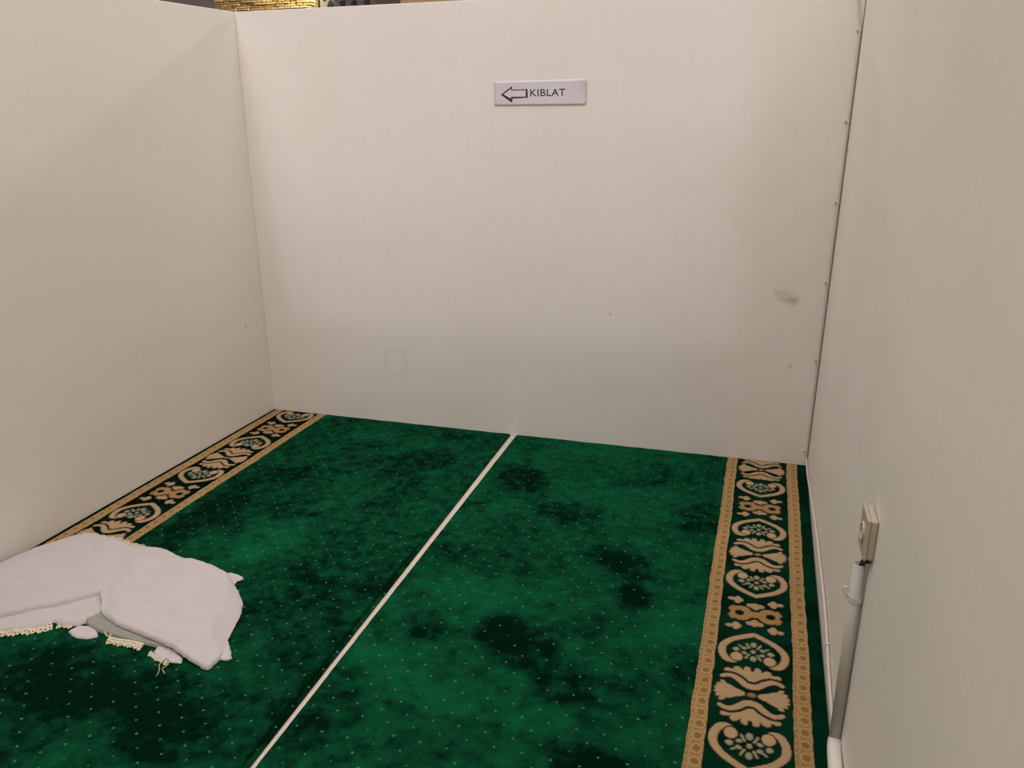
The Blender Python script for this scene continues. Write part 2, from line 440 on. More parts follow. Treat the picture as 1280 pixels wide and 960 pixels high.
def heart(U, V):                            # tip at v = -7, lobes at v = +7
    au = np.abs(U); v = V + 7
    out = stroke(au, v, [(0, 0.5), (2.6, 2.0), (5.4, 4.0), (7.4, 6.8), (7.6, 9.8), (6.5, 12.4), (4.9, 12.8), (3.8, 11.4)], (0.85, 1.05))
    curl = ell(au, v, (4.0, 11.0), 1.5, 1.8)
    fl = [ell(au, v, (0, 8.0), 0.65, 0.75), ell(au, v, (0, 5.0), 0.75, 1.1), ell(au, v, (0, 10.9), 0.8, 1.1),
          ell(au, v, (4.2, 7.9), 0.85, 0.85), stroke(au, v, [(1.0, 6.6), (1.7, 5.0)], 0.32), stroke(au, v, [(1.0, 9.3), (1.8, 11.0)], 0.32),
          ell(au, v, (2.2, 7.0), 0.75, 0.6, 0.5), ell(au, v, (2.2, 9.0), 0.75, 0.6, -0.5), stroke(au, v, [(2.9, 6.6), (3.6, 6.0)], 0.3),
          ell(au, v, (0, 8.0), 0.5, 0.5)]
    inside = np.minimum(ell(au, v, (2.0, 7.6), 4.2, 4.4), ell(au, v, (0, 5), 3, 3))
    return [(out, CREAM), (curl, CREAM * 1.06), (np.minimum.reduce(fl), PALE)], None


def chain(U, V):
    au = np.abs(U)
    ring = np.maximum(ell(au, V, (3.6, 0), 2.9, 3.5), -ell(au, V, (4.1, 0), 1.25, 1.25))
    join = ell(U, V, (0, 0), 1.9, 1.5)
    tips = np.minimum.reduce([ell(au, V, (6.3, 1.4), 0.8, 0.7), ell(au, V, (6.3, -1.4), 0.8, 0.7), ell(au, V, (5.9, 2.6), 0.8, 0.6, -0.6), ell(au, V, (5.9, -2.6), 0.8, 0.6, 0.6)])
    ring = np.minimum(np.minimum(ring, join), np.maximum(tips, -ell(au, V, (4.1, 0), 1.25, 1.25)))
    top = np.minimum.reduce([ell(au, np.abs(V), (0, 4.1), 1.2, 1.7), ell(au, np.abs(V), (1.3, 4.4), 1.1, 1.0)])
    b4 = bud(au, np.abs(V), (5.0, 6.4), 1)
    return [(b4, CREAM * 0.95), (ring, TAN), (top, CREAM * 0.9)], None


RES = 0.002


def motif_mesh(name, fn, hu, v0, v1):
    us = np.arange(-hu, hu + RES / 2, RES); vs = np.arange(v0, v1 + RES / 2, RES)
    U, V = np.meshgrid(us, vs)
    j = smooth_noise(U.shape, 1.6) * 0.07
    layers, _ = fn(U * 100 + j, V * 100 + j.T.mean() * 0 + smooth_noise(U.shape, 1.6) * 0.07)
    col = np.broadcast_to(EDGE, U.shape + (3,)).copy(); body = np.full(U.shape, 99.0)
    for sd, c_ in layers:
        nearer = sd < 0.0
        rim = np.clip(-sd / 0.45, 0, 1)[..., None]
        cc = c_ * (0.80 + 0.28 * rim) * (1 - 0.0 * rim)
        cc = cc * (1 - 0.25 * rim) + (PINK if c_ is CREAM else c_) * 0.25 * rim
        edge_here = (sd < 0.28) & ~nearer
        col[edge_here] = EDGE
        col[nearer] = cc[nearer]
        body = np.where(nearer, np.minimum(body, sd), np.where(edge_here, sd, np.minimum(body, sd)))
    cell = (body[:-1, :-1] + body[1:, 1:] + body[:-1, 1:] + body[1:, :-1]) / 4
    keep = cell < 0.30
    Z = np.clip(0.0006 - body * 0.006, 0.0004, 0.0016) + smooth_noise(U.shape, 2) * 0.0002
    return grid_mesh(name, U, V, Z, keep, col, 'yarn')


mo_pal = motif_mesh('palmette_motif', palmette, 0.088, -0.112, 0.112)
mo_pal_cut = motif_mesh('palmette_motif_cut', palmette, 0.088, -0.112, 0.096)
mo_heart = motif_mesh('heart_scroll_motif', heart, 0.088, -0.075, 0.075)
mo_chain = motif_mesh('chain_rosette_motif', chain, 0.088, -0.084, 0.084)


def stripe_mesh(name, w_, y0, y1, phase, flip=1):
    us = np.arange(-w_ / 2, w_ / 2 + RES / 2, RES); vs = np.arange(y0, y1 + RES / 2, RES)
    U, V = np.meshgrid(us, vs); u = U * flip * 100; per = 3.9
    v = ((V * 100 - phase * 100 + per / 2) % per) - per / 2
    v2 = ((V * 100 - phase * 100 + per) % per) - per / 2
    u = u + smooth_noise(U.shape, 2) * 0.10
    col = np.broadcast_to(TAN * 1.0, U.shape + (3,)).copy()
    r = np.hypot((u - 0.35) / 1.32, v / 1.5)
    lightc = np.array((0.38, 0.250, 0.115)); darkc = np.array((0.225, 0.120, 0.033))
    col[(r > 0.70) & (r < 1.08)] = lightc; col[r < 0.62] = darkc
    r3 = np.hypot((u + 1.7) / 1.0, v2 / 1.3)
    col[(r3 > 0.6) & (r3 < 1.0) & (u < -0.7)] = lightc * 0.95
    r4 = np.hypot((u - 1.9) / 0.8, v2 / 0.9)
    col[r4 < 0.8] = lightc
    blend = smooth_noise(U.shape, 60)[..., None] * 0.08 + smooth_noise(U.shape, 2)[..., None] * 0.07
    col = np.clip(col * (1 + blend), 0, 1)
    Xo = U + (np.sin(V * 9) * 0.0010 + smooth_noise(U.shape, 12)[:, :1] * 0.0012)
    Z = 0.0012 + smooth_noise(U.shape, 2) * 0.0003
    Z[:, 0] = Z[:, -1] = -0.0006
    return grid_mesh(name, Xo, V, Z, None, col, 'yarn')


CLEN = 3.44


def carpet(root, xl, xr_field, ground, stripes, motif_x, pal0, cut, mirror, fieldfirst):
    """xl(y): inner (seam) edge; xr_field: where the green field meets the first stripe (local x)"""
    ys = np.arange(-CLEN, 0.0001, 0.008); ns = 132
    S = np.linspace(0, 1, ns)[None, :].repeat(len(ys), 0); Yg = ys[:, None].repeat(ns, 1)
    X0 = np.array([xl(y) for y in ys])[:, None]
    X = X0 + (xr_field - X0) * S
    Mx = root.matrix_basis; ca, sa = math.cos(root.rotation_euler.z), math.sin(root.rotation_euler.z)
    Xw = X * ca - Yg * sa + root.location.x; Yw = X * sa + Yg * ca + root.location.y
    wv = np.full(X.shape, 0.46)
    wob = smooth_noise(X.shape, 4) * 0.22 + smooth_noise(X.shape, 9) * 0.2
    for (px, py, ax, ay, bx, by, s_) in PILE_SHEEN:
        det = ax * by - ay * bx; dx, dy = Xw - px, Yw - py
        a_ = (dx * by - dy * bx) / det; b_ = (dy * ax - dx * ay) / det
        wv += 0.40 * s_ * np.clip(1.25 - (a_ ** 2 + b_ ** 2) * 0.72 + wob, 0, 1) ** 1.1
    # darker pile tone on the left carpet as a whole
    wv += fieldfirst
    if mirror:                                # pressed hem line beside the seam
        dedge = np.abs(X - X0); hem = np.exp(-((dedge - 0.014) / 0.004) ** 2) * np.clip((-Yg - 0.5) / 0.8, 0, 1); wv -= 0.35 * hem
    Z = smooth_noise(X.shape, 3) * 0.0006 + smooth_noise(X.shape, 9) * 0.0008
    edge = 0 if xl(0) < xr_field or True else -1
    if mirror: Z -= 0.0012 * hem
    Z[:, 0] -= 0.004; Z[:, 1] -= 0.0003
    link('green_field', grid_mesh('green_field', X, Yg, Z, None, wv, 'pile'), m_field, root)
    # border ground and backing
    g0, g1 = ground; gx = np.linspace(g0, g1, 60)[None, :].repeat(len(ys), 0); gy = ys[:, None].repeat(60, 1)
    gz = -0.0004 + smooth_noise(gx.shape, 3) * 0.0003
    link('border_ground', grid_mesh('border_ground', gx, gy, gz), m_ground_shaded if mirror else m_ground, root)
    lo, hi = (g0, None) if mirror else (None, g1)
    ring = []
    for y in np.linspace(-CLEN, -0.0005, 24): ring.append((xl(y), y))
    other = [(g1 if not mirror else g0, y) for y in np.linspace(-0.0005, -CLEN, 24)]
    loop = ring + other; n = len(loop)
    vs = [(x, y, FZ + 0.0003) for x, y in loop] + [(x, y, -0.0046) for x, y in loop]
    fs = [tuple(range(n)), tuple(range(n, 2 * n))[::-1]] + [(i, n + i, n + (i + 1) % n, (i + 1) % n) for i in range(n)]
    me = mesh('backing', vs, fs); bm = bmesh.new(); bm.from_mesh(me); bmesh.ops.recalc_face_normals(bm, faces=bm.faces); bm.to_mesh(me); bm.free()
    link('backing', me, m_back, root)
    for cx_, w_, fl in stripes:
        tag(link('gold_guard_stripe', stripe_mesh('gold_guard_stripe', w_, -CLEN, -0.0015, -1.7093, fl), m_woven, root, (cx_, 0, 0)))
    k = 0
    while True:
        yp = pal0 - 0.68 * k
        if yp < -CLEN - 0.4: break
        for dy, me, rz in ((0, mo_pal, 0), (-0.18, mo_heart, math.pi), (-0.34, mo_chain, 0), (-0.50, mo_heart, 0)):
            y = yp + dy; m2 = me
            if me is mo_pal and k == 0 and cut: m2 = mo_pal_cut
            hv = 0.075 if me is mo_heart else 0.112 if me is mo_pal else 0.084
            if y - hv < -CLEN or (y + hv > 0.002 and m2 is not mo_pal_cut): continue
            # in the heart mesh the tip points to -v; rz = pi turns it round
            nm = {'palmette_motif': 'palmette_motif', 'palmette_motif_cut': 'palmette_motif'}.get(m2.name, m2.name)
            o = link(nm, m2, m_woven, root, (motif_x, y, 0)); 
            o.rotation_euler.z = 0 if rz else math.pi
        k += 1


# heart 1 hangs from the palmette with its tip away (-y): rz flag True -> no turn
right_carpet = empty('prayer_carpet', (W, 0, 0), 'green prayer carpet right of the pale seam, its gold floral border along the right wall', 'carpet', 'green prayer carpets', rz=-A)
carpet(right_carpet, lambda y: -1.196 - 0.0212 * y - 0.0006, -0.3005, (-0.3040, -0.003), [(-0.2815, 0.041, 1), (-0.0565, 0.041, 1)], -0.170, -0.100, True, False, 0.02)
left_carpet = empty('prayer_carpet', (0, 0, 0), 'green prayer carpet left of the pale seam, border along left wall, white robes on it', 'carpet', 'green prayer carpets')
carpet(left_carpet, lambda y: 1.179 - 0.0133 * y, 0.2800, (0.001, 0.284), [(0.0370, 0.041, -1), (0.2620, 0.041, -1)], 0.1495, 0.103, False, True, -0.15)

# ------------------------------------------------------------------ direction sign
P0 = Vector((1.1215, 0, 1.3545)); SW, SH = 0.3605, 0.0900
sign = empty('direction_sign', (P0.x + SW / 2, -0.0015, P0.z + SH / 2), 'small white paper sign reading KIBLAT with a left arrow, taped to the back wall', 'sign')


def paper_off(u, v):                        # how far the sheet stands off the wall
    lift = 0.0008
    lift += 0.007 * max(0, (u - 0.86) / 0.14) ** 2 * max(0, (v - 0.45) / 0.55)
    lift += 0.004 * max(0, v - 0.60) ** 1.5 + 0.003 * max(0, (0.1 - u) / 0.1) * v
    return lift + 0.0006 * math.sin(u * 9) * v


nu, nv = 48, 12; vs = []; fs = []
for j in range(nv + 1):
    for i in range(nu + 1):
        u, v = i / nu, j / nv
        x, z = (u - 0.5) * SW, (v - 0.5) * SH
        rc = 0.010                                     # rounded right corners
        cxr = SW / 2 - rc; czr = SH / 2 - rc
        if x > cxr and abs(z) > czr:
            sgn = 1 if z > 0 else -1; d = math.hypot(x - cxr, abs(z) - czr)
            if d > rc: x = cxr + (x - cxr) * rc / d; z = sgn * (czr + (abs(z) - czr) * rc / d)
        z += 0.0015 * (u - 0.5) * 2 * (1 if v > 0.5 else -0.3)
        vs.append((x, -paper_off(u, v), z))
for j in range(nv):
    for i in range(nu):
        a = j * (nu + 1) + i; fs.append((a, a + 1, a + nu + 2, a + nu + 1))
o = link('paper_sheet', mesh('paper_sheet', vs, fs, True), m_paper, sign)
sm = o.modifiers.new('thick', 'SOLIDIFY'); sm.thickness = 0.0004; sm.offset = 1


def on_paper(x, z, extra=0.0006):
    u = x / SW + 0.5; v = z / SH + 0.5
    return (x, -paper_off(min(max(u, 0), 1), min(max(v, 0), 1)) - extra, z)


def flat_strip(loops_out, loops_in):         # ring between an outer and inner outline
    n = len(loops_out); v = [on_paper(*p) for p in loops_out] + [on_paper(*p) for p in loops_in]
    return v, [(i, (i + 1) % n, n + (i + 1) % n, n + i) for i in range(n)]


px = 0.0031276                               # metres per photo pixel on the sign
def s_(zx, zy): return ((600 + zx / 8 - 618.3) * px - SW / 2, SH / 2 - (80 + zy / 8 - 100.6) * px)
outer = [s_(212, 292), s_(328, 215), s_(330, 247), s_(485, 245), s_(488, 324), s_(331, 330), s_(329, 370)]
inner = [s_(238, 289), s_(319, 236), s_(319, 256), s_(466, 254), s_(466, 313), s_(317, 313), s_(317, 330)]
v_, f_ = flat_strip(outer, inner)
link('arrow_outline', mesh('arrow_outline', v_, f_), m_ink, sign)

fc = bpy.data.curves.new('kiblat_text', 'FONT'); fc.body = 'KIBLAT'; fc.size = 1; fc.resolution_u = 4; fc.offset = 0.010; fc.space_character = 1.06
fo = bpy.data.objects.new('kiblat_text', fc); COL.objects.link(fo)
bpy.context.view_layer.update()
tm = bpy.data.meshes.new_from_object(fo.evaluated_get(bpy.context.evaluated_depsgraph_get()))
bpy.data.objects.remove(fo)
co = np.array([v.co[:] for v in tm.vertices]); mn, mx = co.min(0), co.max(0)
a0 = s_(512, 312); a1 = s_(862, 246)
for v in tm.vertices:
    fx = (v.co.x - mn[0]) / (mx[0] - mn[0]); fz = (v.co.y - mn[1]) / (mx[1] - mn[1])
    x = a0[0] + fx * (a1[0] - a0[0]); z = a0[1] + fz * (a1[1] - a0[1])
    v.co = on_paper(x, z)
tm.materials.clear(); link('lettering', tm, m_ink, sign)

# ------------------------------------------------------------------ cable along corner and skirting
def corner(z, dx=0.0): return (W - 0.0085 + LEAN * z - dx, -0.0042, z)


pts = [corner(1.76, 0.030), corner(1.70, 0.020), corner(1.655, 0.012), corner(1.60, 0.002), corner(1.579)] + [corner(z) for z in (1.4, 1.2, 1.0, 0.8, 0.6, 0.4, 0.2, 0.08, 0.045)]
low = [(-0.012, 0.028), (-0.10, 0.022), (-0.204, 0.026), (-0.38, 0.048), (-0.548, 0.067), (-0.804, 0.086), (-0.997, 0.093), (-1.196, 0.094), (-1.316, 0.082), (-1.412, 0.067), (-1.517, 0.057), (-1.600, 0.057), (-1.64, 0.062)]
pts += [(wx(y) - 0.0045, y, z) for y, z in low]
cable = empty('corner_cable', corner(0.04), 'thin ivory cable clipped down the right back corner and along the right wall foot', 'cable')
cb = link('cable_sheath', tube_mesh('cable_sheath', spline(pts, 6), 0.0036, 10), m_cable, cable)
cb.matrix_parent_inverse = Matrix.Translation(cable.location).inverted()


def clip_mesh():
    bm = bmesh.new()
    # saddle bridging the cable and a foot that takes the nail
    prof = [(-0.0046, 0.0), (-0.0046, -0.006), (-0.003, -0.0086), (0.0, -0.0094), (0.003, -0.0086), (0.0046, -0.006), (0.0046, 0.0)]
    inn = [(x * 0.78, y * 0.80) for x, y in prof]
    for z in (-0.003, 0.003): pass
    vo = [[bm.verts.new((x, y, z)) for x, y in prof] for z in (-0.003, 0.003)]
    vi = [[bm.verts.new((x, y, z)) for x, y in inn] for z in (-0.003, 0.003)]
    for k in range(6):
        bm.faces.new((vo[0][k], vo[0][k + 1], vo[1][k + 1], vo[1][k])); bm.faces.new((vi[1][k], vi[1][k + 1], vi[0][k + 1], vi[0][k]))
        for q in (0, 1): bm.faces.new((vo[q][k], vo[q][k + 1], vi[q][k + 1], vi[q][k]))
    box(bm, (-0.0115, -0.0055, -0.003), (-0.0046, 0, 0.003), 0.0006)
    return bm_mesh('clip_body', bm)


def nail_mesh():
    bm = bmesh.new()
    tube(bm, [(-0.0085, -0.004, 0), (-0.0085, -0.0075, 0)], 0.0009, 8)
    tube(bm, [(-0.0085, -0.0075, 0), (-0.0085, -0.0088, 0)], 0.0021, 10)
    return bm_mesh('nail', bm)


cm, nm_ = clip_mesh(), nail_mesh()
cl0 = None
for i, z in enumerate((1.579, 1.289, 1.016, 0.729, 0.432, 0.060)):
    nth = ('topmost', 'second from the top', 'third from the top', 'fourth from the top', 'fifth from the top', 'lowest')[i]
    r = empty('cable_clip', (W - 0.0085 + LEAN * z, -0.0005, z), 'small white nail-in cable clip in the right back corner, %s' % nth, 'clip', 'cable clips')
    link('clip_body', cm, m_clip, r); link('nail', nm_, m_nail, r)
for (y, z), nth in (((-0.62, 0.073), 'by the carpet border\'s second heart'), ((-1.325, 0.0815), 'a hand left of the grey conduit')):
    r = empty('cable_clip', (wx(y) - 0.0003, y, z), 'small cable clip low on the right wall, %s' % ('nearer the back corner' if y > -1 else 'nearer the grey conduit'), 'clip', 'cable clips', rz=math.pi / 2 * -1)
    r.rotation_euler = (0, math.pi / 2, 0); r.rotation_euler = Matrix(((0, 1, 0), (0, 0, 1), (1, 0, 0))).to_euler()
    link('clip_body', cm, m_clip, r); link('nail', nm_, m_nail, r)

# ------------------------------------------------------------------ conduit, its clamp, skirting pipe, socket
CY = -1.663; CR = 0.0115; CX = wx(CY, 0.3) - CR - 0.001


def off(o, root):
    o.matrix_parent_inverse = root.matrix_basis.inverted() if root.matrix_basis != Matrix() else Matrix.Translation(root.location).inverted(); return o


def child(root, name, me, m):
    o = link(name, me, m, root); o.matrix_parent_inverse = Matrix.Translation(root.location).inverted(); return o


con = empty('vertical_conduit', (CX, CY, 0.088), 'upright grey plastic conduit on the right wall below the cream socket', 'conduit')
bm = bmesh.new()
zt, zb = 0.492, 0.088
top_c = Vector((CX, CY, zt)); n = 24
ro = []
for rad, z in ((CR, zb), (CR, zt), (CR * 0.84, zt), (CR * 0.84, zt - 0.06)):
    ro.append([bm.verts.new((CX + rad * math.cos(t), CY + rad * math.sin(t), z)) for t in [2 * math.pi * k / n for k in range(n)]])
for a, b_ in zip(ro, ro[1:]):
    for k in range(n): bm.faces.new((a[k], a[(k + 1) % n], b_[(k + 1) % n], b_[k]))
bm.faces.new(ro[3]); bm.faces.new(ro[0][::-1])
child(con, 'conduit_tube', bm_mesh('conduit_tube', bm, True), m_pipe)
con.children[0].data.shade_flat() if False else None
bm = bmesh.new()
zc = 0.418
tube(bm, [(CX, CY, zc - 0.006), (CX, CY, zc + 0.006)], CR + 0.0016, 24)
wpx = wx(CY, zc)
box(bm, (CX - CR * 0.2, CY + CR * 0.6, zc - 0.006), (wpx - 0.0004, CY + CR + 0.004, zc + 0.006), 0.0008)
box(bm, (wpx - 0.004, CY + CR, zc - 0.006), (wpx - 0.0005, CY + CR + 0.014, zc + 0.006), 0.001)
child(con, 'saddle_clamp', bm_mesh('saddle_clamp', bm), m_clip)
bm = bmesh.new()                            # little ear with a hole standing out from the clamp
ear = Vector((CX - CR - 0.006, CY + 0.006, zc + 0.010))
rr = [[bm.verts.new(ear + Vector((r_ * math.cos(t) * 0.9, q, r_ * math.sin(t) * 1.2))) for t in [2 * math.pi * k / 14 for k in range(14)]] for r_, q in ((0.0075, -0.002), (0.0075, 0.002), (0.003, 0.002), (0.003, -0.002))]
for i in range(4):
    a, b_ = rr[i], rr[(i + 1) % 4]
    for k in range(14): bm.faces.new((a[k], a[(k + 1) % 14], b_[(k + 1) % 14], b_[k]))
box(bm, (CX - CR - 0.006, CY + 0.003, zc - 0.006), (CX - 0.006, CY + 0.009, zc + 0.006), 0.001)
child(con, 'clamp_ear', bm_mesh('clamp_ear', bm), m_clip)

sk = empty('skirting_pipe', (CX, CY - 0.01, 0.085), 'white plastic pipe at the foot of the right wall below the grey conduit', 'pipe')
bm = bmesh.new()
tube(bm, spline([(CX, CY + 0.001, 0.0885), (CX, CY - 0.012, 0.088), (wx(-1.75) - 0.0145, -1.75, 0.094), (wx(-2.2) - 0.0145, -2.2, 0.100), (wx(-3.3) - 0.0145, -3.3, 0.102)], 5), 0.0135, 20)
child(sk, 'pipe_run', bm_mesh('pipe_run', bm, True), m_white)
bm = bmesh.new(); tube(bm, [(CX, CY, 0.074), (CX, CY, 0.0875)], 0.0128, 20)
child(sk, 'pipe_elbow', bm_mesh('pipe_elbow', bm, True), m_white)

SY0, SY1, SZ0, SZ1, SD = -1.706, -1.630, 0.522, 0.600, 0.019
sock = empty('wall_socket', (wx(-1.67, 0.56), -1.672, SZ0), 'cream surface-mounted electric socket box on the right wall above the grey conduit', 'socket')
bx0 = wx(-1.67, 0.56)
child(sock, 'back_box', box_mesh('back_box', (bx0 - 0.013, SY0, SZ0), (bx0 - 0.0008, SY1, SZ1), 0.003, 3), m_socket)
child(sock, 'face_plate', box_mesh('face_plate', (bx0 - SD, SY0 - 0.002, SZ0 - 0.002), (bx0 - 0.0125, SY1 + 0.002, SZ1 + 0.002), 0.0035, 3), m_socket)
bm = bmesh.new()
cpt = Vector((bx0 - SD, (SY0 + SY1) / 2, (SZ0 + SZ1) / 2)); prof = [(0.019, 0.001), (0.019, -0.0028), (0.0165, -0.0036), (0.0150, -0.0028), (0.0145, 0.0003)]
rr = [[bm.verts.new(cpt + Vector((q, r_ * math.cos(t), r_ * math.sin(t)))) for t in [2 * math.pi * k / 28 for k in range(28)]] for r_, q in prof]
for a, b_ in zip(rr, rr[1:]):
    for k in range(28): bm.faces.new((a[k], a[(k + 1) % 28], b_[(k + 1) % 28], b_[k]))
bm.faces.new(rr[-1])
child(sock, 'outlet_ring', bm_mesh('outlet_ring', bm, True), m_socket)
for dy in (-0.0095, 0.0095):
    child(sock, 'outlet_hole', tube_mesh('outlet_hole', [cpt + Vector((-0.0001, dy, 0)), cpt + Vector((-0.0008, dy, 0))], 0.0026, 12), m_dark)
wire = link('socket_wire', tube_mesh('socket_wire', spline([(bx0 - 0.008, -1.690, SZ0 + 0.004), (bx0 - 0.008, -1.688, SZ0 - 0.010), (CX + 0.004, CY - 0.006, zt + 0.008), (CX, CY, zt - 0.02), (CX, CY, zt - 0.05)], 6), 0.0052, 10), m_dark)
tag(wire, 'short black wire running from the socket box down into the open conduit top', 'wire')

# ------------------------------------------------------------------ white prayer garments
def poly_inside(P, x, y):
    n = len(P); ins = np.zeros(x.shape, bool); j = n - 1
    for i in range(n):
        xi, yi = P[i]; xj, yj = P[j]
        c_ = ((yi > y) != (yj > y)) & (x < (xj - xi) * (y - yi) / (yj - yi + 1e-12) + xi)
        ins ^= c_; j = i
    return ins


def poly_dist(P, x, y):
    d = np.full(x.shape, 9.0); n = len(P)
    for i in range(n):
        d = np.minimum(d, seg_d(x, y, P[i], P[(i + 1) % n]))
    return d


def line_dist(L, x, y):
    d = np.full(x.shape, 9.0)
    for a, b_ in zip(L, L[1:]): d = np.minimum(d, seg_d(x, y, a, b_))
    return d


def sheet(name, outline, thick, rim, base, folds, m, res=0.006, rag=0.0012, seed=1, mound=None):
    """puffy folded cloth over an outline: rounded rims, creases and ridges, closed underneath"""
    rg = random.Random(seed)
    B = []; no = len(outline)
    for i in range(no):
        a_, c_ = Vector(outline[i]), Vector(outline[(i + 1) % no]); k_ = max(1, round((c_ - a_).length / 0.008))
        B += [a_.lerp(c_, j / k_) for j in range(k_)]
    nb = len(B); soft = 0.5 if thick > 0.01 else 0.15
    for _ in range(2): B = [B[i] * (1 - soft) + (B[i - 1] + B[(i + 1) % nb]) * 0.5 * soft for i in range(nb)]
    Q = [(p.x + rg.uniform(-rag, rag), p.y + rg.uniform(-rag, rag)) for p in B]
    xs = [p[0] for p in Q]; ys_ = [p[1] for p in Q]
    gx, gy = np.meshgrid(np.arange(min(xs), max(xs), res), np.arange(min(ys_), max(ys_), res))
    gx = gx + (np.arange(gx.shape[0]) % 2)[:, None] * res / 2
    gx = gx.ravel(); gy = gy.ravel()
    ok = poly_inside(Q, gx, gy); gx, gy = gx[ok], gy[ok]
    ok = poly_dist(Q, gx, gy) > res * 0.45; gx, gy = gx[ok], gy[ok]
    # a ring close inside the edge keeps the rim round
    rin = []
    n = len(Q)
    area2 = sum(Q[i][0] * Q[(i + 1) % n][1] - Q[(i + 1) % n][0] * Q[i][1] for i in range(n))
    sg = 1 if area2 > 0 else -1
    for i in range(n):
        t = Vector((Q[(i + 1) % n][0] - Q[i - 1][0], Q[(i + 1) % n][1] - Q[i - 1][1])).normalized()
        nn = Vector((-t.y, t.x)) * sg
        rin.append((Q[i][0] + nn.x * 0.0018, Q[i][1] + nn.y * 0.0018))
    allp = [Vector(q) for q in Q] + [Vector(q) for q in rin] + [Vector((a, b_)) for a, b_ in zip(gx, gy)]
    V2, E2, F2, *_ = delaunay_2d_cdt(allp, [(i, (i + 1) % n) for i in range(n)], [], 1, 1e-6)
    x = np.array([v.x for v in V2]); y = np.array([v.y for v in V2])
    d = poly_dist(Q, x, y); d[d < 1e-5] = 0
    rimv = rim(x, y) if callable(rim) else rim
    k = np.clip(d / rimv, 0, 1); h = thick * (0.55 * np.sqrt(1 - (1 - k) ** 2) + 0.45 * (k * k * (3 - 2 * k)))
    for L, amp, wd in folds:
        dl = line_dist(L, x, y); h = h + amp * np.exp(-(dl / wd) ** 2) * np.clip(d / 0.006, 0, 1)
    if mound: h = h + mound[1] * np.exp(-(line_dist(mound[0], x, y) / mound[2]) ** 2) * np.clip(d / 0.05, 0, 1)
    nz = np.array([noise.noise((a * 9, b_ * 14, seed * 3.1)) * 0.6 + noise.noise((a * 28, b_ * 24, seed * 5.7)) * 0.25 for a, b_ in zip(x, y)])
    h = h + nz * 0.006 * np.clip(d / 0.02, 0, 1) * (thick / 0.02) ** 0.5
    bz = np.array([base(a, b_) for a, b_ in zip(x, y)])
    z = np.maximum(bz + h, bz + 0.0006)
    N0 = len(x)
    vs = [(x[i], y[i], z[i]) for i in range(N0)] + [(x[i], y[i], bz[i]) for i in range(N0)]
    fs = [tuple(f) for f in F2] + [tuple(N0 + i for i in f)[::-1] for f in F2]
    cnt = {}
    for f in F2:
        for a, b_ in zip(f, f[1:] + f[:1]): cnt[(a, b_)] = 1
    for (a, b_) in list(cnt):
        if (b_, a) not in cnt: fs.append((b_, a, N0 + a, N0 + b_))
    me = mesh(name, vs, fs); bm = bmesh.new(); bm.from_mesh(me)
    bmesh.ops.remove_doubles(bm, verts=bm.verts, dist=1e-6); bmesh.ops.recalc_face_normals(bm, faces=bm.faces)
    bm.to_mesh(me); bm.free(); me.shade_smooth()
    return me


def lace_mesh(name, path, width, z, seed=3, side=1, scal=0.011):
    """ribbon with scalloped outer rim and rows of eyelets"""
    P = spline([(a, b_, 0) for a, b_ in path], 14); L = [0]
    for a, b_ in zip(P, P[1:]): L.append(L[-1] + (b_ - a).length)
    nseg = max(12, int(L[-1] / 0.0016)); rows = 8; vs = []; fs = []; j = 0; rg = random.Random(seed)
    for i in range(nseg + 1):
        s = L[-1] * i / nseg
        while j < len(L) - 2 and L[j + 1] < s: j += 1
        t = (s - L[j]) / max(1e-9, L[j + 1] - L[j]); p = P[j].lerp(P[j + 1], t); tg = (P[j + 1] - P[j]).normalized()
        nn = Vector((-tg.y, tg.x, 0)) * side
        wd = width * (0.74 + 0.26 * abs(math.sin(math.pi * s / scal)))
        for k in range(rows + 1):
            f = k / rows; q = p + nn * wd * f
            vs.append((q.x, q.y, z * (1 - 0.75 * f) + 0.0012 + 0.0022 * math.sin(s * 190 + k * 0.5) * f + 0.0015 * math.sin(s * 61 + seed)))
    for i in range(nseg):
        for k in range(rows):
            if k in (2, 5) and (i % 5) in (1, 2): continue
            a = i * (rows + 1) + k; fs.append((a, a + 1, a + rows + 2, a + rows + 1))
    return mesh(name, vs, fs, True)


def soli(o, t=0.0006):
    sm_ = o.modifiers.new('thick', 'SOLIDIFY'); sm_.thickness = t; return o


GZ = 0.0022
# --- robe lying by the left wall, running out of the picture
robe_a = empty('prayer_robe', (0.25, -1.60, GZ), 'white cotton robe with cream lace hem, lying against the left wall', 'garment', 'white prayer robes on the left carpet')
A_low = [(0.10, -1.95), (0.14, -1.70), (0.300, -1.600), (0.45, -1.53), (0.500, -1.560), (0.500, -1.630), (0.480, -1.685), (0.440, -1.698), (0.400, -1.690), (0.385, -1.722), (0.345, -1.745), (0.295, -1.765), (0.24, -1.83), (0.18, -1.95)]
child(robe_a, 'lower_fold', sheet('lower_fold', A_low, 0.011, 0.012, lambda x, y: GZ, [
    ([(0.16, -1.86), (0.36, -1.70), (0.455, -1.575)], -0.005, 0.006), ([(0.24, -1.83), (0.345, -1.735)], 0.005, 0.008),
    ([(0.33, -1.745), (0.47, -1.60)], -0.009, 0.005)], m_cloth, seed=2), m_cloth)
A_up = [(0.010, -1.98), (0.012, -1.75), (0.020, -1.52), (0.040, -1.42), (0.095, -1.315), (0.130, -1.283), (0.22, -1.285), (0.36, -1.315), (0.47, -1.40), (0.480, -1.50), (0.430, -1.570), (0.345, -1.655), (0.262, -1.722), (0.20, -1.80), (0.12, -1.96)]
